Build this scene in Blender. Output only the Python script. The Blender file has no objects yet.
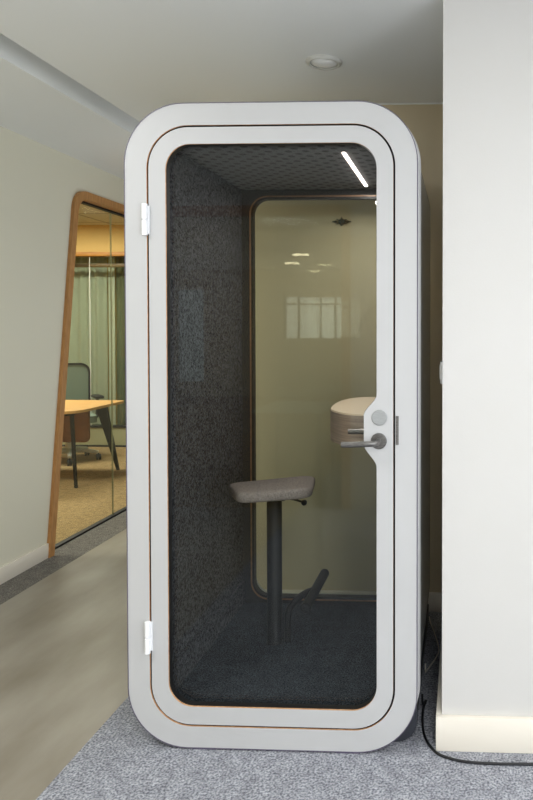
import bpy, bmesh, math, random
from mathutils import Vector, Matrix
random.seed(7)
sc = bpy.context.scene
C = sc.collection
PI = math.pi
def R(d): return math.radians(d)

# ------------------------------------------------------------------ materials
def lin(c):
    return tuple((v/12.92 if v <= .04045 else ((v+.055)/1.055)**2.4) for v in (x/255 for x in c)) + (1,)
def mat(name, rgb, rough=.5, metal=0, spec=.5, noise=None, bump=None, coat=0, sheen=0, rgb2=None, stretch=(1,1,1)):
    """procedural principled; noise=(scale, detail, contrast) mixes rgb..rgb2; bump=(scale, strength)"""
    m = bpy.data.materials.new(name); m.use_nodes = True
    nt = m.node_tree; N = nt.nodes; L = nt.links
    b = N['Principled BSDF']
    b.inputs['Roughness'].default_value = rough
    b.inputs['Metallic'].default_value = metal
    b.inputs['Specular IOR Level'].default_value = spec
    b.inputs['Coat Weight'].default_value = coat
    b.inputs['Sheen Weight'].default_value = sheen
    b.inputs['Base Color'].default_value = lin(rgb)
    tc = N.new('ShaderNodeTexCoord'); mp = N.new('ShaderNodeMapping')
    mp.inputs['Scale'].default_value = stretch
    L.new(tc.outputs['Object'], mp.inputs['Vector'])
    if noise is None: noise = (6, 2, .5); rgb2 = rgb2 or tuple(max(0, v*.985) for v in rgb)
    n = N.new('ShaderNodeTexNoise'); n.inputs['Scale'].default_value = noise[0]; n.inputs['Detail'].default_value = noise[1]
    L.new(mp.outputs[0], n.inputs['Vector'])
    r = N.new('ShaderNodeValToRGB')
    r.color_ramp.elements[0].position = .5-noise[2]/2; r.color_ramp.elements[1].position = .5+noise[2]/2
    r.color_ramp.elements[0].color = lin(rgb2 or rgb); r.color_ramp.elements[1].color = lin(rgb)
    L.new(n.outputs['Fac'], r.inputs[0]); L.new(r.outputs[0], b.inputs['Base Color'])
    if bump:
        n2 = N.new('ShaderNodeTexNoise'); n2.inputs['Scale'].default_value = bump[0]; n2.inputs['Detail'].default_value = 3
        L.new(mp.outputs[0], n2.inputs['Vector'])
        bp = N.new('ShaderNodeBump'); bp.inputs['Strength'].default_value = bump[1]; bp.inputs['Distance'].default_value = .01
        L.new(n2.outputs['Fac'], bp.inputs['Height']); L.new(bp.outputs[0], b.inputs['Normal'])
    return m
def glass(name, rgb, refl=1.0, rough=0.0):
    """architectural pane: transparent with a Schlick reflection, both faces of a real slab"""
    m = bpy.data.materials.new(name); m.use_nodes = True
    nt = m.node_tree; N = nt.nodes; L = nt.links; N.clear()
    out = N.new('ShaderNodeOutputMaterial'); mx = N.new('ShaderNodeMixShader')
    tr = N.new('ShaderNodeBsdfTransparent'); gl = N.new('ShaderNodeBsdfAnisotropic')
    tr.inputs[0].default_value = lin(rgb); gl.inputs['Roughness'].default_value = rough
    gl.inputs['Color'].default_value = (.95, .97, .96, 1)
    lw = N.new('ShaderNodeLayerWeight'); lw.inputs[0].default_value = .5
    p = N.new('ShaderNodeMath'); p.operation = 'POWER'; p.inputs[1].default_value = 5
    q = N.new('ShaderNodeMath'); q.operation = 'MULTIPLY_ADD'; q.inputs[1].default_value = .9; q.inputs[2].default_value = .042*refl
    L.new(lw.outputs['Facing'], p.inputs[0]); L.new(p.outputs[0], q.inputs[0]); L.new(q.outputs[0], mx.inputs[0])
    L.new(tr.outputs[0], mx.inputs[1]); L.new(gl.outputs[0], mx.inputs[2]); L.new(mx.outputs[0], out.inputs[0])
    return m
def emit(name, rgb, s):
    m = bpy.data.materials.new(name); m.use_nodes = True
    b = m.node_tree.nodes['Principled BSDF']; b.inputs['Base Color'].default_value = lin(rgb)
    b.inputs['Emission Color'].default_value = lin(rgb); b.inputs['Emission Strength'].default_value = s
    return m
def wood(name, a, b2, scale=(1, 1, 14), ns=7, rough=.45):
    return mat(name, a, rough, noise=(ns, 6, .45), rgb2=b2, stretch=scale, bump=(40, .05))
def carpet(name, a, b2, sc1=130, con=.34, bump=.6):
    m = mat(name, a, .95, noise=(sc1, 4, con), rgb2=b2, bump=(260, bump), spec=.15)
    nt = m.node_tree; N = nt.nodes; L = nt.links; b = N['Principled BSDF']
    # large soft wear patches over the fine fleck
    old = b.inputs['Base Color'].links[0].from_socket
    tc = N.new('ShaderNodeTexCoord'); n = N.new('ShaderNodeTexNoise'); n.inputs['Scale'].default_value = 22; n.inputs['Detail'].default_value = 5
    L.new(tc.outputs['Object'], n.inputs['Vector'])
    r = N.new('ShaderNodeValToRGB'); r.color_ramp.elements[0].position = .35; r.color_ramp.elements[1].position = .65
    r.color_ramp.elements[0].color = (.72, .72, .73, 1); r.color_ramp.elements[1].color = (1, 1, 1, 1)
    L.new(n.outputs['Fac'], r.inputs[0])
    mx = N.new('ShaderNodeMix'); mx.data_type = 'RGBA'; mx.blend_type = 'MULTIPLY'; mx.inputs[0].default_value = 1
    L.new(old, mx.inputs[6]); L.new(r.outputs[0], mx.inputs[7]); L.new(mx.outputs[2], b.inputs['Base Color'])
    return m

M = {}
M['laminate'] = mat('white_laminate', (190, 190, 190), .42, noise=(3, 2, .5), rgb2=(187, 187, 187))
M['shell'] = mat('white_shell_gloss', (222, 222, 218), .22, coat=.3)
M['edge_band'] = mat('grey_edge_band', (92, 86, 104), .4)
M['ply'] = wood('plywood_edge', (228, 184, 140), (190, 136, 92), (20, 20, 20), 3)
M['plydark'] = wood('dark_plywood_edge', (150, 110, 76), (110, 78, 50), (20, 20, 20), 3)
M['black'] = mat('black_rubber', (12, 12, 13), .55)
M['blackmetal'] = mat('black_powder_metal', (10, 12, 16), .5, metal=0, spec=.25)
M['felt'] = mat('charcoal_felt', (86, 87, 92), .95, spec=.1, noise=(110, 3, .28), rgb2=(30, 31, 34), bump=(200, .25))
M['boothfloor'] = carpet('booth_floor_carpet', (76, 83, 92), (22, 25, 30), 170, .26)
M['darkpanel'] = mat('dark_rear_panel', (34, 34, 35), .8)
M['skirt'] = mat('dark_grey_base', (50, 52, 58), .3)
M['steel'] = mat('brushed_steel', (138, 136, 133), .36, metal=.9, noise=(60, 2, .4), rgb2=(104, 102, 99), stretch=(1, 1, 8))
M['whitemetal'] = mat('white_hinge_metal', (245, 246, 248), .35)
M['glassfront'] = glass('door_glass', (245, 246, 244), .62)
M['glassrear'] = glass('rear_glass', (245, 247, 243), .35)
M['glasswall'] = glass('partition_glass', (247, 250, 243), .6)
M['glasswin'] = glass('window_glass', (250, 251, 252), .5)
M['shelf_top'] = mat('cream_shelf_top', (232, 214, 188), .5)
M['walnut'] = wood('grey_walnut_edge', (172, 154, 140), (124, 108, 96), (1, 1, 30), 5)
M['seatfab'] = mat('taupe_seat_fabric', (150, 140, 134), .9, noise=(220, 4, .3), rgb2=(112, 106, 104), bump=(300, .4), spec=.15)
M['wallwhite'] = mat('white_wall_paint', (205, 203, 200), .75, noise=(2, 3, .5), rgb2=(203, 201, 197), bump=(160, .03))
M['wallgreen'] = mat('pale_green_wall_paint', (224, 221, 204), .8, noise=(1.5, 3, .5), rgb2=(221, 218, 201), bump=(160, .03))
M['wallniche'] = mat('cream_niche_paint', (214, 200, 172), .8, noise=(2, 3, .5), rgb2=(210, 196, 168), bump=(160, .03))
M['ceil'] = mat('ceiling_paint', (240, 242, 243), .85, noise=(1.5, 3, .5), rgb2=(238, 240, 241))
M['base'] = mat('cream_baseboard_paint', (240, 233, 220), .5)
M['conc'] = mat('concrete_look_vinyl', (160, 154, 142), .4, noise=(3.2, 10, .4), rgb2=(126, 118, 103), stretch=(1.3, .45, 1), bump=(30, .03))
M['carpet'] = carpet('grey_fleck_carpet', (206, 208, 215), (104, 107, 117))
M['carpetshade'] = carpet('shaded_fleck_carpet', (158, 154, 146), (88, 85, 80))  # copy of the grey carpet with the left strip's shade in its colour
M['tancarpet'] = carpet('tan_fleck_carpet', (204, 176, 128), (146, 120, 80), 110)
M['oak'] = wood('oak_frame', (192, 142, 86), (162, 114, 64), (6, 6, 1), 12)
M['beam'] = wood('amber_oak_beam', (190, 130, 44), (158, 104, 32), (1, 8, 8), 9)
M['deskwood'] = wood('oak_desktop', (220, 172, 104), (196, 146, 82), (1, 10, 10), 8)
M['darkrail'] = wood('dark_oak_rail', (104, 80, 40), (84, 62, 28), (1, 8, 8), 8)
M['panelwood'] = wood('brown_panel_wood', (140, 88, 40), (112, 66, 28), (1, 8, 8), 8)
M['warmlitwall'] = mat('warm_lit_wall_paint', (214, 180, 112), .8)  # warm lamp light on the upper wall, put into the paint colour
M['sage'] = mat('sage_curtain', (206, 212, 204), .9)
M['olive'] = mat('olive_curtain', (128, 136, 112), .9)
M['voile'] = mat('white_curtain', (236, 240, 236), .9)
M['plinth'] = mat('grey_green_plinth', (156, 156, 122), .6)
M['meshgreen'] = mat('grey_green_chair_mesh', (104, 118, 104), .9)
M['chrome'] = mat('pale_metal_base', (205, 206, 200), .35, metal=.3)
M['cable'] = mat('black_cable_sheath', (14, 16, 20), .45)
M['wcable'] = mat('grey_cable_sheath', (225, 220, 208), .5)
M['lamp'] = mat('frosted_lamp_lens', (246, 247, 248), .25)
M['trimring'] = mat('grey_trim_ring', (205, 205, 200), .45)
M['led'] = emit('warm_led_strip', (255, 240, 230), 8)
M['officelamp'] = emit('office_lamp', (255, 236, 205), 10)
M['whiteplastic'] = mat('white_plastic', (232, 232, 228), .4)
M['greyplastic'] = mat('grey_lock_disc', (168, 170, 170), .4, metal=.3, noise=(40, 2, .4), rgb2=(156, 158, 158), stretch=(1, 1, 12))
M['teal'] = mat('dark_patinated_metal', (52, 60, 58), .4, metal=.5)

# ceiling lining with small perforations
def perf():
    m = mat('perforated_black_ceiling', (136, 136, 141), .9, spec=.1, noise=(160, 3, .3), rgb2=(112, 112, 117))
    nt = m.node_tree; N = nt.nodes; L = nt.links; b = N['Principled BSDF']
    old = b.inputs['Base Color'].links[0].from_socket
    tc = N.new('ShaderNodeTexCoord'); mp = N.new('ShaderNodeMapping'); mp.inputs['Rotation'].default_value = (0, 0, R(45))
    v = N.new('ShaderNodeTexVoronoi'); v.voronoi_dimensions = '2D'; v.inputs['Scale'].default_value = 20; v.inputs['Randomness'].default_value = .1
    L.new(tc.outputs['Object'], mp.inputs[0]); L.new(mp.outputs[0], v.inputs['Vector'])
    lt = N.new('ShaderNodeMath'); lt.operation = 'LESS_THAN'; lt.inputs[1].default_value = .27
    L.new(v.outputs['Distance'], lt.inputs[0])
    mx = N.new('ShaderNodeMix'); mx.data_type = 'RGBA'; L.new(lt.outputs[0], mx.inputs[0]); L.new(old, mx.inputs[6]); mx.inputs[7].default_value = lin((88, 88, 90))
    L.new(mx.outputs[2], b.inputs['Base Color'])
    return m
M['perf'] = perf()
def tiles():
    m = mat('ceiling_tiles', (206, 198, 176), .85)
    nt = m.node_tree; N = nt.nodes; L = nt.links; b = N['Principled BSDF']
    tc = N.new('ShaderNodeTexCoord'); br = N.new('ShaderNodeTexBrick'); br.offset = 0
    br.inputs['Scale'].default_value = 1; br.inputs['Brick Width'].default_value = .6; br.inputs['Row Height'].default_value = .6
    br.inputs['Mortar Size'].default_value = .012
    br.inputs['Color1'].default_value = lin((208, 200, 178)); br.inputs['Color2'].default_value = lin((204, 196, 174)); br.inputs['Mortar'].default_value = lin((120, 112, 92))
    L.new(tc.outputs['Object'], br.inputs['Vector']); L.new(br.outputs['Color'], b.inputs['Base Color'])
    return m
M['tiles'] = tiles()

# ------------------------------------------------------------------ mesh helpers
def link(name, bm, mats, parent=None, smooth=False, autos=None):
    bmesh.ops.recalc_face_normals(bm, faces=bm.faces)
    me = bpy.data.meshes.new(name); bm.to_mesh(me); bm.free()
    for m in (mats if isinstance(mats, (list, tuple)) else [mats]): me.materials.append(M[m])
    if smooth:
        for p in me.polygons: p.use_smooth = True
        me.set_sharp_from_angle(angle=R(autos or 35))
    o = bpy.data.objects.new(name, me); C.objects.link(o)
    if parent:
        o.parent = parent
        root = parent; off = Vector(parent.location)
        while root.parent: root = root.parent; off += Vector(root.location)
        o.location = -off if False else o.location
    return o
def tag(o, label=None, cat=None, group=None, kind=None):
    if label: o['label'] = label
    if cat: o['category'] = cat
    if group: o['group'] = group
    if kind: o['kind'] = kind
    return o
def empty(name, loc, label, cat, group=None, rz=0):
    o = bpy.data.objects.new(name, None); C.objects.link(o); o.location = loc; o.rotation_euler = (0, 0, rz)
    o.empty_display_size = .1
    return tag(o, label, cat, group)
def shift(bm, d):
    bmesh.ops.translate(bm, verts=bm.verts, vec=Vector(d)); return bm
def box(bm, x0, x1, y0, y1, z0, z1, bev=0, mi=0):
    g = bmesh.ops.create_cube(bm, size=1)
    vs = g['verts']
    for v in vs: v.co = Vector((x0+(v.co.x+.5)*(x1-x0), y0+(v.co.y+.5)*(y1-y0), z0+(v.co.z+.5)*(z1-z0)))
    fs = {f for v in vs for f in v.link_faces}
    for f in fs: f.material_index = mi
    if bev:
        es = list({e for v in vs for e in v.link_edges})
        r = bmesh.ops.bevel(bm, geom=es, offset=bev, segments=2, profile=.5, affect='EDGES')
        for f in r['faces']: f.material_index = mi
    return bm
def bxo(name, d, m, parent=None, bev=0):
    return link(name, box(bmesh.new(), *d, bev=bev), m, parent, smooth=bev > 0)
def rr(x0, x1, z0, z1, r, seg=14, zs=(), dx=None):
    """rounded rectangle outline in x/z, counter-clockwise from bottom right; zs = extra heights on the right side, dx(z) pulls them inward"""
    rs = r if isinstance(r, (list, tuple)) else (r,)*4    # br, tr, tl, bl
    P = []
    def arc(cx, cz, rad, a0):
        for k in range(seg+1):
            a = R(a0+90*k/seg); P.append((cx+rad*math.cos(a), cz+rad*math.sin(a)))
    arc(x1-rs[0], z0+rs[0], rs[0], -90)
    for z in zs: P.append((x1-(dx(z) if dx else 0), z))
    arc(x1-rs[1], z1-rs[1], rs[1], 0)
    arc(x0+rs[2], z1-rs[2], rs[2], 90)
    arc(x0+rs[3], z0+rs[3], rs[3], 180)
    return P
def ring(bm, A, B, y0, y1, mo=0, mi_=0, mf=0, axis='y', ch=0):
    """solid between outline A (outer) and B (inner) from y0 to y1"""
    def V(p, y): return bm.verts.new((p[0], y, p[1]) if axis == 'y' else (y, p[0], p[1]))
    n = len(A)
    a0 = [V(p, y0) for p in A]; b0 = [V(p, y0) for p in B]; a1 = [V(p, y1) for p in A]; b1 = [V(p, y1) for p in B]
    for i in range(n):
        j = (i+1) % n
        for q, m in (((a0[i], a0[j], b0[j], b0[i]), mf), ((a1[i], b1[i], b1[j], a1[j]), mf), ((a0[i], a1[i], a1[j], a0[j]), mo), ((b0[i], b0[j], b1[j], b1[i]), mi_)):
            f = bm.faces.new(q); f.material_index = m
    return bm
def prism(bm, A, y0, y1, axis='y', mf=0, ms=0):
    def V(p, y): return bm.verts.new({'y': (p[0], y, p[1]), 'x': (y, p[0], p[1]), 'z': (p[0], p[1], y)}[axis])
    a0 = [V(p, y0) for p in A]; a1 = [V(p, y1) for p in A]; n = len(A)
    bm.faces.new(a0).material_index = mf; bm.faces.new(a1[::-1]).material_index = mf
    for i in range(n):
        j = (i+1) % n
        bm.faces.new((a0[i], a1[i], a1[j], a0[j])).material_index = ms
    return bm
def tube(bm, pts, rad, seg=14, cap=True):
    pts = [Vector(p) for p in pts]; n = len(pts)
    rads = rad if isinstance(rad, (list, tuple)) else [rad]*n
    t = [(pts[min(i+1, n-1)]-pts[max(i-1, 0)]).normalized() for i in range(n)]
    up = Vector((0, 0, 1)) if abs(t[0].z) < .9 else Vector((1, 0, 0))
    u = t[0].cross(up).normalized(); rings = []
    for i in range(n):
        u = (u-t[i]*u.dot(t[i])).normalized(); w = t[i].cross(u)
        rings.append([bm.verts.new(pts[i]+(u*math.cos(2*PI*k/seg)+w*math.sin(2*PI*k/seg))*rads[i]) for k in range(seg)])
    for i in range(n-1):
        for k in range(seg):
            l = (k+1) % seg
            bm.faces.new((rings[i][k], rings[i][l], rings[i+1][l], rings[i+1][k]))
    if cap: bm.faces.new(rings[0][::-1]); bm.faces.new(rings[-1])
    return bm
def smoothpath(ps, k=8):
    """Catmull-Rom through points"""
    ps = [Vector(p) for p in ps]; Q = [ps[0]*2-ps[1]]+ps+[ps[-1]*2-ps[-2]]; out = []
    for i in range(1, len(Q)-2):
        for s in range(k):
            t = s/k; a, b, c, d = Q[i-1], Q[i], Q[i+1], Q[i+2]
            out.append(.5*((2*b)+(c-a)*t+(2*a-5*b+4*c-d)*t*t+(3*b-a-3*c+d)*t**3))
    return out+[ps[-1]]
def lathe(bm, prof, c, axis='z', seg=40):
    rings = []
    for r_, h in prof:
        rg = []
        for k in range(seg):
            a = 2*PI*k/seg; x, y = r_*math.cos(a), r_*math.sin(a)
            rg.append(bm.verts.new({'z': (c[0]+x, c[1]+y, c[2]+h), 'y': (c[0]+x, c[1]+h, c[2]+y), 'x': (c[0]+h, c[1]+x, c[2]+y)}[axis]))
        rings.append(rg)
    for i in range(len(rings)-1):
        for k in range(seg):
            l = (k+1) % seg; bm.faces.new((rings[i][k], rings[i][l], rings[i+1][l], rings[i+1][k]))
    bm.faces.new(rings[0]); bm.faces.new(rings[-1][::-1])
    return bm
def rel(o, root):
    """geometry was written in world coordinates: keep it in place under an Empty that is not at the origin"""
    o.matrix_parent_inverse = Matrix.Identity(4)
    o.data.transform(Matrix.Translation(-Vector(root.location)) if not root.rotation_euler.z else Matrix.Identity(4))
    return o

# ------------------------------------------------------------------ the room
H = 2.58
BY = 1.147           # back wall of the niche
LX = -1.45           # left wall
CY = .045            # front face of the right-hand wall
RY = -2.95           # wall behind the photographer
DY = -6.0            # far end of the bay on the right, where the windows are
def S(name, d, m, label=None, bev=0):
    o = bxo(name, d, m, bev=bev); o['kind'] = 'structure'
    if label: o['label'] = label
    return o
S('floor', (-1.252, -.158, RY, 6.2, -.1, 0), 'conc', 'smooth concrete-look corridor floor')
S('floor.001', (-.158, 4.2, DY, BY+.1, -.1, 0), 'carpet', 'grey flecked carpet under and around the booth')
S('floor.002', (-1.53, -1.252, RY, 6.2, -.1, 0), 'carpetshade', 'grey carpet strip along the left wall')
# ceiling with a recessed slot running along the corridor
cb = bmesh.new(); box(cb, -.625, 4.2, RY, BY+.1, H, H+.3); box(cb, .75, 4.2, DY, RY, H, H+.3); box(cb, -.625, -.158, BY+.1, 6.2, H, H+.3); box(cb, LX-.12, -.782, RY, 6.2, H, H+.3); box(cb, -.782, -.625, RY, 6.2, H+.2, H+.3)
o = link('ceiling', cb, 'ceil'); tag(o, 'pale grey ceiling with a recessed slot along the corridor', kind='structure')
S('wall_back', (-.158, 1.3, BY, BY+.1, 0, H), 'wallniche', 'cream wall at the back of the niche')
KY0, KY1 = 1.5, 3.3
kb = bmesh.new()
box(kb, -.158, -.06, BY+.1, KY0, 0, H); box(kb, -.158, -.06, KY1, 6.2, 0, H); box(kb, -.158, -.06, KY0, KY1, 0, .2); box(kb, -.158, -.06, KY0, KY1, 2.42, H)
o = link('wall_corridor', kb, 'wallwhite'); o['kind'] = 'structure'
w7 = bpy.data.objects.new('added_window_7', None); C.objects.link(w7); w7['kind'] = 'structure'  # unseen window behind the booth, added to light the left wall
bm = bmesh.new()
for y in (KY0, 2.4, KY1-.04): box(bm, -.14, -.08, y, y+.04, .2, 2.42)
box(bm, -.14, -.08, KY0, KY1, .2, .24); box(bm, -.14, -.08, KY0, KY1, 2.38, 2.42)
link('window_frame', bm, 'whiteplastic', w7)
bxo('glass_pane', (-.115, -.109, KY0+.02, KY1-.02, .22, 2.40), 'glasswin', w7)
S('wall_end', (-1.53, -.06, 6.2, 6.3, 0, H), 'wallwhite')
S('wall_right', (1.082, 4.2, CY, BY, 0, H), 'wallwhite', 'bright white wall to the right of the booth')
SW0, SW1 = -5.7, -2.9
sb = bmesh.new()
box(sb, 4.1, 4.2, DY, SW0, 0, H); box(sb, 4.1, 4.2, SW1, CY, 0, H); box(sb, 4.1, 4.2, SW0, SW1, 0, .25); box(sb, 4.1, 4.2, SW0, SW1, 2.45, H)
o = link('wall_side', sb, 'wallwhite'); o['kind'] = 'structure'
w6 = bpy.data.objects.new('added_window_6', None); C.objects.link(w6); w6['kind'] = 'structure'  # unseen window, added to brighten the left wall, ceiling and floor
bm = bmesh.new()
for y in (SW0, -4.3, SW1-.04): box(bm, 4.12, 4.18, y, y+.04, .25, 2.45)
box(bm, 4.12, 4.18, SW0, SW1, .25, .29); box(bm, 4.12, 4.18, SW0, SW1, 2.41, 2.45)
link('window_frame', bm, 'whiteplastic', w6)
bxo('glass_pane', (4.145, 4.151, SW0+.02, SW1-.02, .27, 2.43), 'glasswin', w6)
S('baseboard_right', (1.062, 4.1, CY-.02, CY, 0, .117), 'base', bev=.002)
S('baseboard_niche', (1.062, 1.082, CY, BY, 0, .117), 'base', bev=.002)
S('baseboard_back', (-.158, 1.062, BY-.015, BY, 0, .098), 'base', bev=.002)
S('trim_1', (-.158, 1.082, BY-.006, BY, H-.006, H), 'ceil')

# left wall: slanted glazed opening, its jamb leaning back
def opening(inset):
    # y/z outline; slanted left jamb from (1.818,.0) to (2.16,2.376)
    def sl(z): return 1.815+(z)*(2.14-1.815)/2.376*1.0+inset*1.0
    top = 2.376-inset; r = .155-inset*.5
    P = []
    P.append((sl(0), 0.0)); 
    for z in (.3, .8, 1.4, 1.9): P.append((sl(z), z))
    # rounded corner between slanted jamb and head
    z1 = top-r*.9; p0 = Vector((sl(z1), z1)); c = Vector((sl(top), top)); p2 = Vector((sl(top)+r*.95, top))
    for k in range(13):
        t = k/12; P.append(tuple(p0*(1-t)**2+c*2*t*(1-t)+p2*t*t))
    P.append((5.6, top)); P.append((5.6, 0))
    return P
def wall_with_hole(bm, x0, x1):
    P = opening(0)
    fr = P[:-2]
    # left portion up to slanted edge, and portion above the head
    def V(y, z, x): return bm.verts.new((x, y, z))
    poly = [(RY, 0)]+[fr[0]]+fr[1:]+[(5.6, 2.376), (5.6, H), (RY, H)]
    prism(bm, poly, x0, x1, axis='x')
    box(bm, x0, x1, 5.6, 6.2, 0, H)
    return bm
wl = link('wall_left', wall_with_hole(bmesh.new(), LX-.12, LX), 'wallgreen'); tag(wl, 'pale green-white wall of the corridor on the left', kind='structure')
S('baseboard_left', (LX, LX+.014, RY, 1.822, 0, .092), 'base', bev=.002)
w1 = bpy.data.objects.new('window_1', None); C.objects.link(w1); w1['kind'] = 'structure'; w1['label'] = 'glazed office partition in a slanted oak frame'
def strip(bm, A, B, x0, x1):
    n = len(A)
    def V(p, x): return bm.verts.new((x, p[0], p[1]))
    a0 = [V(p, x0) for p in A]; b0 = [V(p, x0) for p in B]; a1 = [V(p, x1) for p in A]; b1 = [V(p, x1) for p in B]
    for i in range(n-1):
        for q in ((a0[i], a0[i+1], b0[i+1], b0[i]), (a1[i], b1[i], b1[i+1], a1[i+1]), (a0[i], a1[i], a1[i+1], a0[i+1]), (b0[i], b0[i+1], b1[i+1], b1[i])):
            bm.faces.new(q)
    bm.faces.new((a0[0], b0[0], b1[0], a1[0])); bm.faces.new((a0[-1], a1[-1], b1[-1], b0[-1]))
A = opening(-.002)[:-1]; B = opening(.05)[:-1]
A[-1] = (5.59, A[-1][1]); B[-1] = (5.59, B[-1][1])
A[-1] = (5.59, 2.378); B[-1] = (5.59, 2.326)
fb = bmesh.new(); strip(fb, A, B, LX-.11, LX+.022)
link('window_frame', fb, 'oak', w1, smooth=True)
for y0, y1, nm in ((1.86, 2.729, 'glass_pane'), (2.731, 4.05, 'glass_pane'), (4.056, 5.59, 'glass_pane')):
    P = opening(.04); gb = bmesh.new()
    if y0 < 2:
        poly = P[:-2]+[(y1, P[-2][1]), (y1, .0)]
    else: poly = [(y0, .0), (y0, P[-2][1]), (y1, P[-2][1]), (y1, .0)]
    prism(gb, poly, LX-.066, LX-.056, axis='x'); link(nm, gb, 'glasswall', w1)
bxo('glazing_bead', (LX-.08, LX-.042, 2.12, 5.59, 2.314, 2.330), 'black', w1)
bxo('glazing_channel', (LX-.08, LX-.042, 1.9, 5.59, 0, .012), 'black', w1)
bxo('glass_joint', (LX-.067, LX-.055, 2.729, 2.731, .012, 2.31), 'plinth', w1)

# meeting room seen through it
S('floor.003', (-5.6, -1.53, -.2, 6.2, -.1, 0), 'tancarpet', 'tan carpet of the office behind the glass')
S('ceiling.001', (-5.6, LX-.12, -.2, 6.2, 2.66, 2.76), 'tiles', 'tiled ceiling of the office behind the glass')
S('wall_office_left', (-5.7, -5.6, -.2, 6.2, 0, 2.7), 'warmlitwall')
S('wall_office_front', (-5.6, LX-.12, -.3, -.2, 0, 2.7), 'warmlitwall')
S('wall_office_back', (-5.6, LX-.12, 6.2, 6.3, 0, 2.7), 'warmlitwall')
S('wall_office_bulkhead', (-5.6, LX-.13, 5.6, 5.68, 2.33, 2.66), 'warmlitwall', 'wall above the far glass partition, warm light put into its colour')
w2 = bpy.data.objects.new('window_2', None); C.objects.link(w2); w2['kind'] = 'structure'; w2['label'] = 'far glass partition of the office with two oak rails'
bxo('rail', (-5.6, LX-.13, 5.55, 5.68, 2.285, 2.335), 'beam', w2, .004)
bxo('rail', (-5.6, LX-.13, 5.60, 5.66, 2.16, 2.2), 'darkrail', w2, .004)
bxo('glass_pane', (-5.6, -3.312, 5.6, 5.61, .25, 2.285), 'glasswall', w2)
bxo('glass_pane', (-3.306, LX-.13, 5.6, 5.61, .25, 2.285), 'glasswall', w2)
bxo('glass_joint', (-3.312, -3.306, 5.598, 5.612, .25, 2.285), 'whiteplastic', w2)
bxo('plinth', (-5.6, LX-.13, 5.58, 5.66, .022, .232), 'plinth', w2)
bxo('plinth_rail', (-5.6, LX-.13, 5.57, 5.67, .232, .255), 'black', w2)
bxo('bottom_rail', (-5.6, LX-.13, 5.57, 5.67, 0, .022), 'black', w2)
def curtain(name, x0, x1, m, amp, lab, y=5.85, grp=None):
    bm = bmesh.new(); n = int((x1-x0)/.012)
    rows = []
    for z in (.02, 1.2, 2.6):
        rows.append([bm.verts.new((x0+(x1-x0)*i/n, y+amp*math.sin(i*.55+math.sin(i*.13)*1.5)*(1.1-.15*z), z)) for i in range(n+1)])
    for a, b in zip(rows, rows[1:]):
        for i in range(n): bm.faces.new((a[i], a[i+1], b[i+1], b[i]))
    bmesh.ops.solidify(bm, geom=bm.faces[:], thickness=.003)
    o = link(name, bm, m, smooth=True, autos=80); tag(o, lab, 'curtain'); return o
curtain('curtain', -5.2, -3.23, 'sage', .018, 'pale sage curtain behind the far glass, left of the white strip')
curtain('curtain', -3.215, -3.13, 'voile', .012, 'narrow bright white curtain strip behind the far glass')
curtain('curtain', -3.115, LX-.14, 'olive', .03, 'dark olive pleated curtain behind the far glass, beside the booth edge')

# ------------------------------------------------------------------ office desk (seen through the glass)
dk = empty('office_desk', (-2.9, 3.95, 0), 'oak-topped office desk on black tapered legs behind the glass partition', 'desk')
def rect_r(x0, x1, y0, y1, r): return rr(x0, x1, y0, y1, r, 8)
bm = bmesh.new(); prism(bm, rect_r(-3.7, -2.235, 3.46, 4.36, (.16, .07, .07, .16)), .678, .702, axis='z')
rel(link('tabletop', bm, 'deskwood', dk, smooth=True), dk)
def taper(bm, p0, p1, a0, a1, b0, b1):
    """rectangular tapering bar: a = x width, b = y width at each end"""
    p0, p1 = Vector(p0), Vector(p1)
    q = [[bm.verts.new(p+Vector((sx*a/2, sy*b/2, 0))) for sx, sy in ((-1, -1), (1, -1), (1, 1), (-1, 1))] for p, a, b in ((p0, a0, b0), (p1, a1, b1))]
    for i in range(4):
        j = (i+1) % 4; bm.faces.new((q[0][i], q[0][j], q[1][j], q[1][i]))
    bm.faces.new(q[0][::-1]); bm.faces.new(q[1])
for (x, y), top, w in (((-2.31, 4.33), (-2.42, 4.22), .11), ((-2.302, 3.581), (-2.36, 3.62), .022), ((-3.58, 4.33), (-3.46, 4.22), .11), ((-3.58, 3.581), (-3.5, 3.62), .045)):
    bm = bmesh.new(); taper(bm, (x, y, 0), (*top, .678), .024, w, .018, .034)
    rel(link('leg', bm, 'blackmetal', dk), dk)
bm = bmesh.new(); box(bm, -3.5, -2.34, 3.6, 3.64, .645, .678); box(bm, -3.5, -2.4, 4.2, 4.25, .63, .678); box(bm, -2.48, -2.4, 3.62, 4.25, .64, .678)
rel(link('underframe', bm, 'blackmetal', dk), dk)
bm = bmesh.new(); prism(bm, rr(-3.5, -2.5, .31, .66, (.05, .01, .01, .05), 6), 4.14, 4.165)
rel(link('modesty_panel', bm, 'panelwood', dk, smooth=True), dk)
bm = bmesh.new(); lathe(bm, [(.035, 0), (.035, .004), (.02, .008)], (-2.83, 4.16, .702), seg=20)
rel(link('cable_grommet', bm, 'black', dk), dk)

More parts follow.
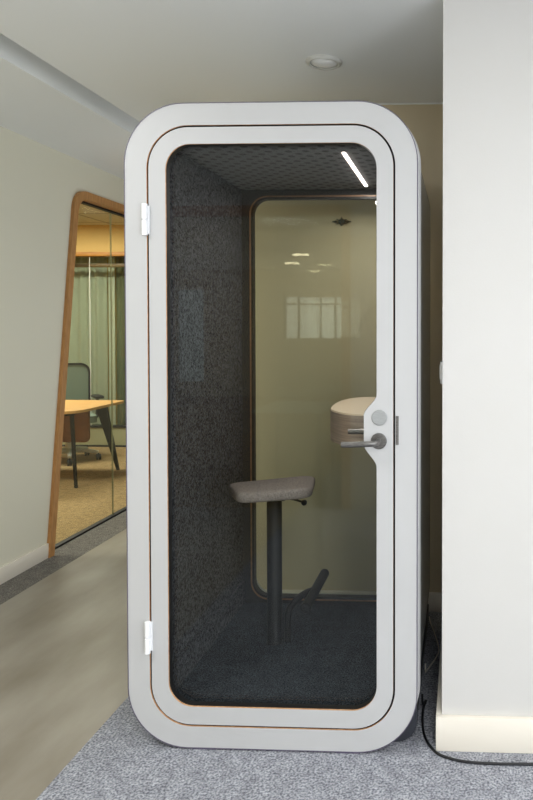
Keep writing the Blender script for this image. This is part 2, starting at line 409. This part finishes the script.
# office chair, local coordinates, back towards +y
ch = empty('office_chair', (-3.07, 4.76, 0), 'grey-green mesh swivel office chair behind the oak desk', 'chair', rz=R(40))
bm = bmesh.new()
for k in range(5):
    a = R(13-40+72*k); p = Vector((math.cos(a)*.29, math.sin(a)*.29, .085))
    tube(bm, [(0, 0, .12), p*.55+Vector((0, 0, .06)), p], [.03, .024, .016], 8)
tube(bm, [(0, 0, .08), (0, 0, .2)], .04, 12)
link('star_base', bm, 'chrome', ch, smooth=True)
for k in range(5):
    a = R(13-40+72*k); bm = bmesh.new(); c = (math.cos(a)*.29, math.sin(a)*.29, .032)
    for s in (-1, 1): lathe(bm, [(.02, 0), (.032, .004), (.032, .016), (.02, .02)], (c[0]+(s*.014-.01), c[1], c[2]), axis='x', seg=16)
    tube(bm, [(c[0], c[1], .03), (c[0], c[1], .075)], .008, 8)
    link('castor', bm, 'black', ch, smooth=True)
bm = bmesh.new(); tube(bm, [(0, 0, .2), (0, 0, .42)], .025, 12); link('gas_lift', bm, 'black', ch, smooth=True)
bm = bmesh.new(); prism(bm, rr(-.24, .24, -.24, .22, .08, 8), .42, .49, axis='z'); link('seat', bm, 'meshgreen', ch, smooth=True)
bm = bmesh.new(); prism(bm, rr(-.235, .235, .57, 1.02, (.06, .09, .09, .06), 8), .235, .25); link('backrest', bm, 'meshgreen', ch, smooth=True)
bm = bmesh.new(); o_ = rr(-.25, .25, .55, 1.04, (.07, .1, .1, .07), 8); i_ = rr(-.23, .23, .575, 1.02, (.06, .09, .09, .06), 8)
ring(bm, o_, i_, .225, .26); box(bm, -.235, .235, .25, .27, .85, .91)
tube(bm, [(0, .05, .43), (0, .27, .42), (0, .275, .9)], .022, 8)
link('back_frame', bm, 'black', ch, smooth=True)
for s in (-1, 1):
    bm = bmesh.new(); tube(bm, [(s*.2, 0, .43), (s*.27, 0, .45), (s*.28, 0, .66)], .016, 8); box(bm, s*.28-.045, s*.28+.045, -.12, .13, .66, .69, bev=.01)
    link('armrest', bm, 'black', ch, smooth=True)

# ------------------------------------------------------------------ THE BOOTH
pod = empty('phone_booth', (0.5, .5, 0), 'white framed office phone booth with dark felt lining and a glazed door', 'phone booth')
def part(name, bm, m, smooth=False, parent=None, label=None, autos=None):
    o = link(name, bm, m, parent or pod, smooth=smooth, autos=autos)
    if parent is None: rel(o, pod)
    else: o.data.transform(Matrix.Translation(-Vector(pod.location)))
    if label: o['label'] = label
    return o
ZS = [.985+.0125*i for i in range(20)]      # .985 .. 1.2225
def bulge(z, a=.044):
    def s(t): t = max(0, min(1, t)); return t*t*(3-2*t)
    return a*s((z-.98)/(1.06-.98))*s((1.226-z)/(1.226-1.155))
zz = [.95]+[.985+.239*i/30 for i in range(31)]+[1.26]
def outline(x0, x1, z0, z1, r, b=0, seg=14): return rr(x0, x1, z0, z1, r, seg, zs=zz, dx=(lambda z: bulge(z, .0435)) if b else None)
OUT = outline(0, 1, .004, 2.21, .205)
SEAM = outline(.0775, .9243, .0796, 2.1346, .143)
DOOR = outline(.0843, .9175, .0864, 2.1278, .1362)
OPEN = outline(.1427, .8616, .1479, 2.0717, .085, 1)
# front frame: white face, ply at the seam, grey edging outside
bm = bmesh.new(); ring(bm, OUT, SEAM, 0, .007, mo=1, mi_=2)
part('front_frame', bm, ['laminate', 'edge_band', 'ply'], smooth=True)
part('edge_trim', ring(bmesh.new(), OUT, outline(.0028, .9972, .0068, 2.2072, .2022), -.0012, .0), 'edge_band', smooth=True)
part('frame_core', ring(bmesh.new(), outline(.001, .999, .005, 2.209, .204), outline(.0772, .9246, .0793, 2.1349, .1433), .007, .028), 'black', smooth=True)
for x0 in (.235, .735):
    bm = bmesh.new(); box(bm, x0-.01, x0+.07, .0, .028, 0, .0045); part('foot_pad', bm, 'edge_band')
# shell
def fr(i, y): return rr(i, 1-i, i+.004 if i < .01 else i, 2.21-i, .205-i, 14)
bm = bmesh.new()
ring(bm, rr(.003, .997, .007, 2.207, .202), rr(.05, .95, .05, 2.16, .155), .034, .985)
part('shell', bm, 'shell', smooth=True)
def loft(bm, loops):
    rs = [[bm.verts.new((x, y, z)) for x, z in P] for P, y in loops]; n = len(rs[0])
    for a, b in zip(rs, rs[1:]+rs[:1]):
        for i in range(n): bm.faces.new((a[i], a[(i+1) % n], b[(i+1) % n], b[i]))
    return bm
part('shell_collar', loft(bmesh.new(), [(rr(.004, .996, .008, 2.206, .2), .031), (rr(0, 1, .006, 2.21, .205), .034), (rr(-.007, 1.007, .006, 2.217, .212), .056), (rr(-.004, 1.004, .006, 2.214, .209), .066), (rr(.0035, .9965, .0075, 2.2065, .2015), .07)]), 'laminate', smooth=True)
bm = bmesh.new(); ring(bm, rr(.012, .988, .016, 2.198, .193), rr(.06, .94, .06, 2.15, .145), .028, .034); part('shadow_gap_strip', bm, 'black', smooth=True)
bm = bmesh.new(); prism(bm, rr(.02, .994, .0, .128, (.075, .005, .005, .075), 10), .07, .93); part('base_plinth', bm, 'skirt', smooth=True)
# door rebate (black stop behind the seam)
bm = bmesh.new(); ring(bm, rr(.05, .95, .052, 2.16, .16), rr(.112, .888, .13, 2.1, .09), .034, .05); part('door_stop', bm, 'black', smooth=True)
# linings
def pb(name, d, m, label=None): return part(name, box(bmesh.new(), *d), m, label=label)
sw = part('side_lining', box(box(bmesh.new(), .055, .105, .05, .9, .24, 2.11), .055, .113, .05, .9, .13, .236), 'felt')
part('side_lining', box(box(bmesh.new(), .895, .945, .05, .9, .24, 2.11), .8935, .945, .05, .9, .13, .236), 'felt')
bm = box(bmesh.new(), .105, .895, .05, .9, 2.1, 2.15); part('ceiling_lining', bm, 'perf')
bm = box(bmesh.new(), .105, .895, .05, .9, .06, .13); part('booth_floor', bm, 'boothfloor')
# rear wall with its glazed opening
IN2 = rr(.1427, .8616, .1479, 2.0717, .085)
IN3 = rr(.1487, .8556, .1539, 2.0657, .079)
IN4 = rr(.1585, .8458, .1637, 2.0559, .069)
bm = bmesh.new(); ring(bm, rr(.056, .944, .06, 2.15, .012), IN2, .9, .93); part('rear_frame', bm, 'darkpanel')
bm = bmesh.new(); ring(bm, IN2, IN3, .896, .93); part('rear_wood_bead', bm, 'plydark', smooth=True)
bm = bmesh.new(); ring(bm, IN3, IN4, .9, .934); part('rear_gasket', bm, 'black', smooth=True)
bm = bmesh.new(); prism(bm, rr(.11, .89, .12, 2.1, .06), .934, .942); part('rear_glass', bm, 'glassrear')
bm = bmesh.new(); ring(bm, rr(.02, .98, .024, 2.19, .19), rr(.1427, .8616, .1479, 2.0717, .085), .945, .984); part('rear_cover', bm, 'shell', smooth=True)
# led strip
led = part('light_strip', box(bmesh.new(), (.7035), .7165, .231, .815, 2.094, 2.0999, bev=.002), 'led', label='slim glowing light strip')
# door
door = part('door', ring(bmesh.new(), DOOR, OPEN, 0.0, .007, mo=1, mi_=1), ['laminate', 'ply'], smooth=True)
def dp(name, bm, m, smooth=True, label=None): return part(name, bm, m, smooth, parent=door, label=label)
G1 = outline(.1455, .8588, .1507, 2.0689, .082, 1); G2 = outline(.1475, .8560, .1527, 2.0665, .08, 1)
G0 = outline(.1427, .8616, .1479, 2.0717, .085, 1)
dp('door_core', ring(bmesh.new(), outline(.0848, .917, .0869, 2.1273, .1358), G0, .007, .03), 'black')
dp('gasket', ring(bmesh.new(), outline(.1417, .8626, .1469, 2.0727, .086, 1), outline(.1441, .8602, .1493, 2.0703, .0836, 1), .0075, .0304), 'black')
dp('glass', prism(bmesh.new(), rr(.1, .9, .11, 2.1, .06), .0305, .0385), 'glassfront', False)
for z0, z1 in ((1.762, 1.87), (.335, .446)):
    bm = bmesh.new(); zc = (z0+z1)/2
    lathe(bm, [(.006, 0), (.0095, .003), (.0095, z1-zc-.001), (.006, z1-zc)], (.076, -.012, zc), seg=20)
    lathe(bm, [(.006, 0), (.0095, .001), (.0095, zc-z0-.004), (.006, zc-z0-.001)], (.076, -.012, z0), seg=20)
    box(bm, .078, .088, -.003, .002, z0+.006, z1-.006); box(bm, .066, .076, -.003, .002, z0+.006, z1-.006)
    dp('hinge', bm, 'whitemetal', label='white barrel hinge')
# lock disc, rose and lever
dp('lock_disc', lathe(bmesh.new(), [(.026, .002), (.026, -.0035), (.024, -.005), (.001, -.005)], (.871, 0, 1.149), axis='y'), 'greyplastic', label='round brushed grey disc')
hb = lathe(bmesh.new(), [(.027, .002), (.027, -.006), (.024, -.009), (.001, -.009)], (.869, 0, 1.070), axis='y')
path = smoothpath([(.869, -.005, 1.070), (.869, -.032, 1.070), (.862, -.048, 1.070), (.845, -.054, 1.069), (.80, -.055, 1.067), (.752, -.055, 1.066)], 6)
tube(hb, path, .0098, 16)
dp('lever_handle', hb, 'steel', label='brushed steel lever handle')
hb = lathe(bmesh.new(), [(.024, -.002), (.024, .006), (.001, .008)], (.869, .0505, 1.09), axis='y')
path = smoothpath([(.869, .052, 1.085), (.869, .085, 1.085), (.86, .1, 1.085), (.84, .105, 1.085), (.747, .106, 1.084)], 6)
tube(hb, path, .0095, 14)
dp('inner_lever', hb, 'steel')
part('strike_plate', box(bmesh.new(), .9262, .9365, -.002, .005, 1.057, 1.155, bev=.001), 'steel', label='slim steel strike plate')

# shelf desk inside the booth (fixed to its wall)
SH = [(.895, .255), (.79, .258), (.735, .272), (.685, .312), (.636, .385), (.616, .45), (.606, .54), (.604, .64), (.612, .74), (.638, .83), (.685, .878), (.75, .888), (.895, .888)]
SHs = [tuple(v)[:2] for v in smoothpath([(a, b, 0) for a, b in SH], 4)]
sh = part('shelf_desk', prism(bmesh.new(), SHs, 1.0, 1.118, axis='z'), 'walnut', smooth=True, autos=50)
part('shelf_top', prism(bmesh.new(), [(.9-(.9-a)*.992, .57+(b-.57)*.99) for a, b in SHs], 1.118, 1.124, axis='z'), 'shelf_top', parent=sh, label='cream desk surface')

# ------------------------------------------------------------------ perching stool inside the booth
st = empty('perching_stool', (.366, .515, .13), 'taupe cushioned perching stool on a single black post inside the booth', 'stool')
def sp(name, bm, m, smooth=True, label=None, autos=None):
    o = link(name, bm, m, st, smooth=smooth, autos=autos); rel(o, st)
    if label: o['label'] = label
    return o
def roundpoly(P, r, seg=6):
    out = []; n = len(P)
    for i in range(n):
        p, a, b = Vector(P[i]), Vector(P[i-1]), Vector(P[(i+1) % n]); rad = r[i] if isinstance(r, (list, tuple)) else r
        s = p+(a-p).normalized()*rad; e = p+(b-p).normalized()*rad
        for k in range(seg+1):
            t = k/seg; out.append(tuple(s*(1-t)**2+p*2*t*(1-t)+e*t*t))
    return out
SP = roundpoly([(.3, .245), (.563, .345), (.53, .565), (.49, .578), (.203, .42)], [.05, .045, .03, .03, .03])
cx, cy = .39, .42
bm = bmesh.new(); layers = []
for z, s in ((.781, .93), (.786, .985), (.797, 1.0), (.812, .995), (.818, .975), (.821, .92), (.8225, .8), (.8235, .5), (.824, .2)):
    layers.append([bm.verts.new((cx+(x-cx)*s, cy+(y-cy)*s, z)) for x, y in SP])
n = len(SP)
for a, b in zip(layers, layers[1:]):
    for i in range(n): bm.faces.new((a[i], a[(i+1) % n], b[(i+1) % n], b[i]))
bm.faces.new(layers[0][::-1]); bm.faces.new(layers[-1])
sp('seat', bm, 'seatfab', autos=60)
bm = bmesh.new(); lathe(bm, [(.034, 0), (.031, .006), (.031, .592), (.027, .598)], (.366, .515, .13), seg=28); sp('post', bm, 'blackmetal')
bm = bmesh.new(); lathe(bm, [(.018, 0), (.018, .02), (.05, .024), (.05, .042)], (.366, .515, .725), seg=28); box(bm, .30, .45, .36, .54, .766, .784); sp('seat_bracket', bm, 'black')
bm = bmesh.new(); tube(bm, [(.40, .46, .757), (.47, .44, .752), (.508, .435, .742)], .005, 8)
bmesh.ops.create_uvsphere(bm, u_segments=14, v_segments=8, radius=.012, matrix=Matrix.Translation((.511, .434, .741))); sp('height_lever', bm, 'black')
bm = bmesh.new(); tube(bm, smoothpath([(.418, .524, .13), (.417, .53, .22), (.424, .54, .262), (.45, .56, .292), (.48, .6, .305), (.51, .64, .303)], 6), .0145, 14); sp('footrest_arm', bm, 'blackmetal')
bm = bmesh.new(); lathe(bm, [(.018, 0), (.0215, .004), (.0215, .39), (.018, .394)], (.51, .452, .3), axis='y', seg=20); sp('footrest_roller', bm, 'blackmetal')

# ------------------------------------------------------------------ small things
dl = empty('downlight', (.56, .605, H), 'round white recessed downlight in the ceiling above the booth', 'light')
bm = bmesh.new(); S1 = 48
prof = [(.057, -.001), (.058, -.010), (.064, -.012), (.074, -.006), (.078, 0)]
rings = [[bm.verts.new((r_*math.cos(2*PI*k/S1), r_*math.sin(2*PI*k/S1), h)) for k in range(S1)] for r_, h in prof]
for a, b in zip(rings, rings[1:]):
    for k in range(S1): bm.faces.new((a[k], a[(k+1) % S1], b[(k+1) % S1], b[k]))
link('trim_ring', bm, 'trimring', dl, smooth=True)
bm = bmesh.new(); lathe(bm, [(.057, 0), (.055, -.006), (.04, -.013), (.02, -.017), (.001, -.018)], (0, 0, 0)); link('lens', bm, 'lamp', dl, smooth=True)

sws = empty('wall_switch', (1.082, .107, 1.296), 'small white switch plate on the edge of the right wall beside the booth', 'switch')
rel(link('plate', box(bmesh.new(), 1.0735, 1.082, .068, .148, 1.258, 1.334, bev=.002), 'trimring', sws, smooth=True), sws)
rel(link('rocker', box(bmesh.new(), 1.0705, 1.0736, .086, .13, 1.272, 1.320), 'whiteplastic', sws), sws)

fx = empty('wall_fitting', (.539, BY, 1.986), 'small dark metal fitting on the cream wall behind the rear glass', 'fitting')
bm = bmesh.new(); lathe(bm, [(.016, 0), (.014, -.012), (.004, -.016)], (.539, BY, 1.986), axis='y', seg=20)
rel(link('rose', bm, 'teal', fx, smooth=True), fx)
bm = bmesh.new()
for s in (-1, 1):
    tube(bm, [(.539+s*.01, BY-.008, 1.986), (.539+s*.048, BY-.012, 1.986)], .0035, 8)
    bmesh.ops.create_uvsphere(bm, u_segments=10, v_segments=6, radius=.007, matrix=Matrix.Translation((.539+s*.03, BY-.011, 1.986)))
    tube(bm, [(.539, BY-.008, 1.986), (.539+s*.026, BY-.012, 1.986+.012)], .003, 8)
    tube(bm, [(.539, BY-.008, 1.986), (.539+s*.026, BY-.012, 1.986-.012)], .003, 8)
tube(bm, [(.539, BY-.01, 1.965), (.539, BY-.01, 2.007)], .004, 8)
rel(link('arm', bm, 'teal', fx, smooth=True), fx)

cr = .0045
tag(link('power_cable', tube(bmesh.new(), smoothpath([(1.9, -.02, cr), (1.6, -.045, cr), (1.387, -.036, cr), (1.278, -.038, cr), (1.178, -.034, cr), (1.113, -.018, cr), (1.062, .014, cr), (1.024, .087, cr), (1.007, .185, cr), (1.006, .274, cr), (1.012, .318, cr+.002), (1.0075, .30, .012), (1.0035, .27, .022), (1.0025, .255, .045), (1.0025, .25, .07)], 6), cr, 10), 'cable', smooth=True, autos=80),
    'black power cable on the carpet curving past the right wall', 'cable')
tag(link('data_cable', tube(bmesh.new(), smoothpath([(.99, 1.07, .0035), (1.0, 1.0, .0035), (1.02, .91, .0035), (1.048, .75, .0035), (1.042, .676, .0035), (1.016, .588, .0035), (1.003, .545, .006), (1.001, .51, .02), (1.001, .495, .06)], 6), .0032, 8), 'wcable', smooth=True, autos=80),
    'thin grey cable looping in the gap between booth and wall', 'cable')

# ------------------------------------------------------------------ behind the photographer (lights and reflections)
# rear wall with a window to the right and an oak-framed glass opening to the left
WX0, WX1, WZ0, WZ1 = 1.2, 3.7, .45, 2.45
rb = bmesh.new()
box(rb, .27, .85, RY-.1, RY, 0, H); box(rb, .75, .85, DY, RY-.1, 0, H); box(rb, .75, WX0, DY-.1, DY, 0, H); box(rb, WX1, 4.2, DY-.1, DY, 0, H); box(rb, WX0, WX1, DY-.1, DY, 0, WZ0); box(rb, WX0, WX1, DY-.1, DY, WZ1, H)
box(rb, LX-.12, .27, RY-.1, RY, 2.41, H)
o = link('wall_rear', rb, 'wallwhite'); o['kind'] = 'structure'
w3 = bpy.data.objects.new('window_3', None); C.objects.link(w3); w3['kind'] = 'structure'
bm = bmesh.new()
for x in (WX0, (WX0+WX1)/2-.02, WX1-.04): box(bm, x, x+.04, DY-.08, DY-.02, WZ0, WZ1)
box(bm, WX0, WX1, DY-.08, DY-.02, WZ0, WZ0+.04); box(bm, WX0, WX1, DY-.08, DY-.02, WZ1-.04, WZ1)
link('window_frame', bm, 'whiteplastic', w3)
bxo('glass_pane', (WX0+.03, WX1-.03, DY-.055, DY-.049, WZ0+.03, WZ1-.03), 'glasswin', w3)
w4 = bpy.data.objects.new('window_4', None); C.objects.link(w4); w4['kind'] = 'structure'
bm = bmesh.new(); box(bm, .2, .27, RY-.1, RY+.02, 0, 2.41); box(bm, LX, .27, RY-.1, RY+.02, 2.34, 2.41)
link('window_frame', bm, 'oak', w4)
bxo('glass_pane', (LX, .2, RY-.06, RY-.05, 0, 2.34), 'glasswall', w4)
# open-plan office beyond it
OY = -11.2
S('floor.004', (-6, .5, OY, RY, -.1, 0), 'tancarpet')
S('ceiling.002', (-6, .5, OY, RY-.1, 2.6, 2.7), 'ceil')
S('wall_office_side', (.5, .6, OY, RY-.1, 0, 2.6), 'wallwhite')
S('wall_office_west', (-6.1, -6, OY, RY, 0, 2.6), 'wallniche')
S('wall_office_north', (-6, LX-.12, RY-.1, RY, 0, 2.6), 'warmlitwall')
eb = bmesh.new()
for a in ((-6, -4.7, 0, 2.6), (-4.7, -4.15, 0, .3), (-4.7, -4.15, 2.2, 2.6), (-4.15, -2.5, 0, 2.6), (-2.5, -1.15, 0, 1.2), (-2.5, -1.15, 2.05, 2.6), (-1.15, .6, 0, 2.6)):
    box(eb, a[0], a[1], OY-.1, OY, a[2], a[3])
o = link('wall_office_far', eb, 'wallniche'); o['kind'] = 'structure'
w5 = bpy.data.objects.new('window_5', None); C.objects.link(w5); w5['kind'] = 'structure'
bm = bmesh.new()
for x in (-2.5, -2.2, -1.75, -1.45, -1.19): box(bm, x, x+.04, OY-.08, OY-.02, 1.2, 2.05)
box(bm, -2.5, -1.15, OY-.08, OY-.02, 1.88, 1.92)
link('window_frame', bm, 'blackmetal', w5)
tb = empty('side_table', (-.32, -3.6, 0), 'white table standing behind the glass seen only in reflection', 'table')
rel(link('tabletop', box(bmesh.new(), -.62, -.02, -3.95, -3.25, .72, .745, bev=.004), 'whiteplastic', tb, smooth=True), tb)
for x in (-.58, -.06):
    for y in (-3.9, -3.3): rel(link('leg', taper(bm2 := bmesh.new(), (x, y, 0), (x, y, .72), .03, .03, .03, .03) or bm2, 'blackmetal', tb), tb)
for x, y in ((-1.9, -9.6), (-1.4, -8.2)):
    t = empty('linear_lamp', (x, y, 2.6), 'slim ceiling lamp of the open office, seen only in reflection', 'light', group='slim lamps of the open office')
    link('diffuser', box(bmesh.new(), -.12, .12, -.03, .03, -.03, .004), 'officelamp', t)

def area(name, loc, rot, sx, sy, e, col):
    l = bpy.data.lights.new(name, 'AREA'); l.shape = 'RECTANGLE'; l.size = sx; l.size_y = sy; l.energy = e; l.color = col
    o = bpy.data.objects.new(name, l); C.objects.link(o); o.location = loc; o.rotation_euler = rot; return o
area('window_daylight', ((WX0+WX1)/2, DY-.5, (WZ0+WZ1)/2-.1), (R(112), 0, 0), WX1-WX0, WZ1-WZ0, 36, (.97, .99, 1))
area('added_side_daylight', (4.66, (SW0+SW1)/2, 1.25), (0, R(112), 0), 2.2, SW1-SW0, 200, (.97, .99, 1))  # lamp of the added side window, tilted up towards the ceiling
for i, (lx, ly) in enumerate(((-.7, -1.3), (1.55, -2.3), (3.1, -1.2), (2.5, -4.2))):  # unseen ceiling panels, added to brighten the floor and its bounce
    t = empty('added_fill_light', (lx, ly, H), ('added square fill light over the corridor', 'added square fill light in front of the booth', 'added square fill light in the bay on the right', 'added square fill light near the far windows')[i]+', behind the viewpoint', 'light')
    link('frame', ring(bmesh.new(), [(.33, .33), (-.33, .33), (-.33, -.33), (.33, -.33)], [(.3, .3), (-.3, .3), (-.3, -.3), (.3, -.3)], -.02, 0), 'whiteplastic', t).rotation_euler = (R(-90), 0, 0)
    area('added_fill_lamp', (lx, ly, H-.012), (0, 0, 0), .58, .58, 24, (.99, 1, 1))
area('added_corridor_daylight', (0, (KY0+KY1)/2, 1.31), (0, R(90), 0), 2.1, KY1-KY0, 4, (1, 1, .96))  # lamp of the added corridor window, brightens the left wall
area('office_window_daylight', (-1.8, OY-.15, 1.62), (R(90), 0, 0), 1.3, .85, 5, (1, 1, .9))
area('office_door_daylight', (-4.4, OY-.15, 1.3), (R(90), 0, 0), .5, 1.8, .2, (.85, .93, .95))
area('office_fill_lamp', (-5.95, -6.5, 1.5), (0, R(-90), 0), 1.8, 5, 110, (1, .98, .94))  # no window here: unseen lamp added to brighten the reflected office
area('meeting_room_lamp', (-3.2, 4.4, 2.64), (0, 0, 0), 1.6, .5, 66, (1, .96, .9))
area('meeting_room_lamp_front', (-3.0, 2.2, 2.64), (0, 0, 0), 1.6, .5, 52, (1, .96, .9))
area('booth_led_glow', (.709, .53, 2.09), (0, 0, 0), .02, .58, 4.6, (1, .95, .92))

w = bpy.data.worlds.new('sky'); sc.world = w; w.use_nodes = True
bg = w.node_tree.nodes['Background']; bg.inputs[0].default_value = (.88, .94, 1, 1); bg.inputs[1].default_value = .55

# ------------------------------------------------------------------ camera
yaw, pitch, roll = .0407, -.0202, .0016
cyw, syw = math.cos(yaw), math.sin(yaw)
f = Vector((-syw*math.cos(pitch), cyw*math.cos(pitch), math.sin(pitch)))
r = Vector((cyw, syw, 0)); u = r.cross(f)
c_, s_ = math.cos(roll), math.sin(roll)
r, u = c_*r+s_*u, -s_*r+c_*u
cam = bpy.data.cameras.new('camera'); co = bpy.data.objects.new('camera', cam); C.objects.link(co)
mw = Matrix((r, u, -f)).transposed().to_4x4(); mw.translation = Vector((1.1449, -2.2268, 1.4575)); co.matrix_world = mw
cam.sensor_fit = 'VERTICAL'; cam.sensor_height = 36; cam.sensor_width = 24; cam.lens = 665.7/800*36
cam.shift_x = (266.5-433.9)/800; cam.shift_y = (339.5-400)/800
cam.clip_start = .05; cam.clip_end = 60
sc.camera = co
vs = sc.view_settings; vs.view_transform = 'Standard'; vs.look = 'None'; vs.gamma = 1; vs.use_curve_mapping = False; vs.exposure = .36
sc.cycles.max_bounces = 10; sc.cycles.transparent_max_bounces = 24; sc.cycles.diffuse_bounces = 5; sc.cycles.caustics_reflective = False
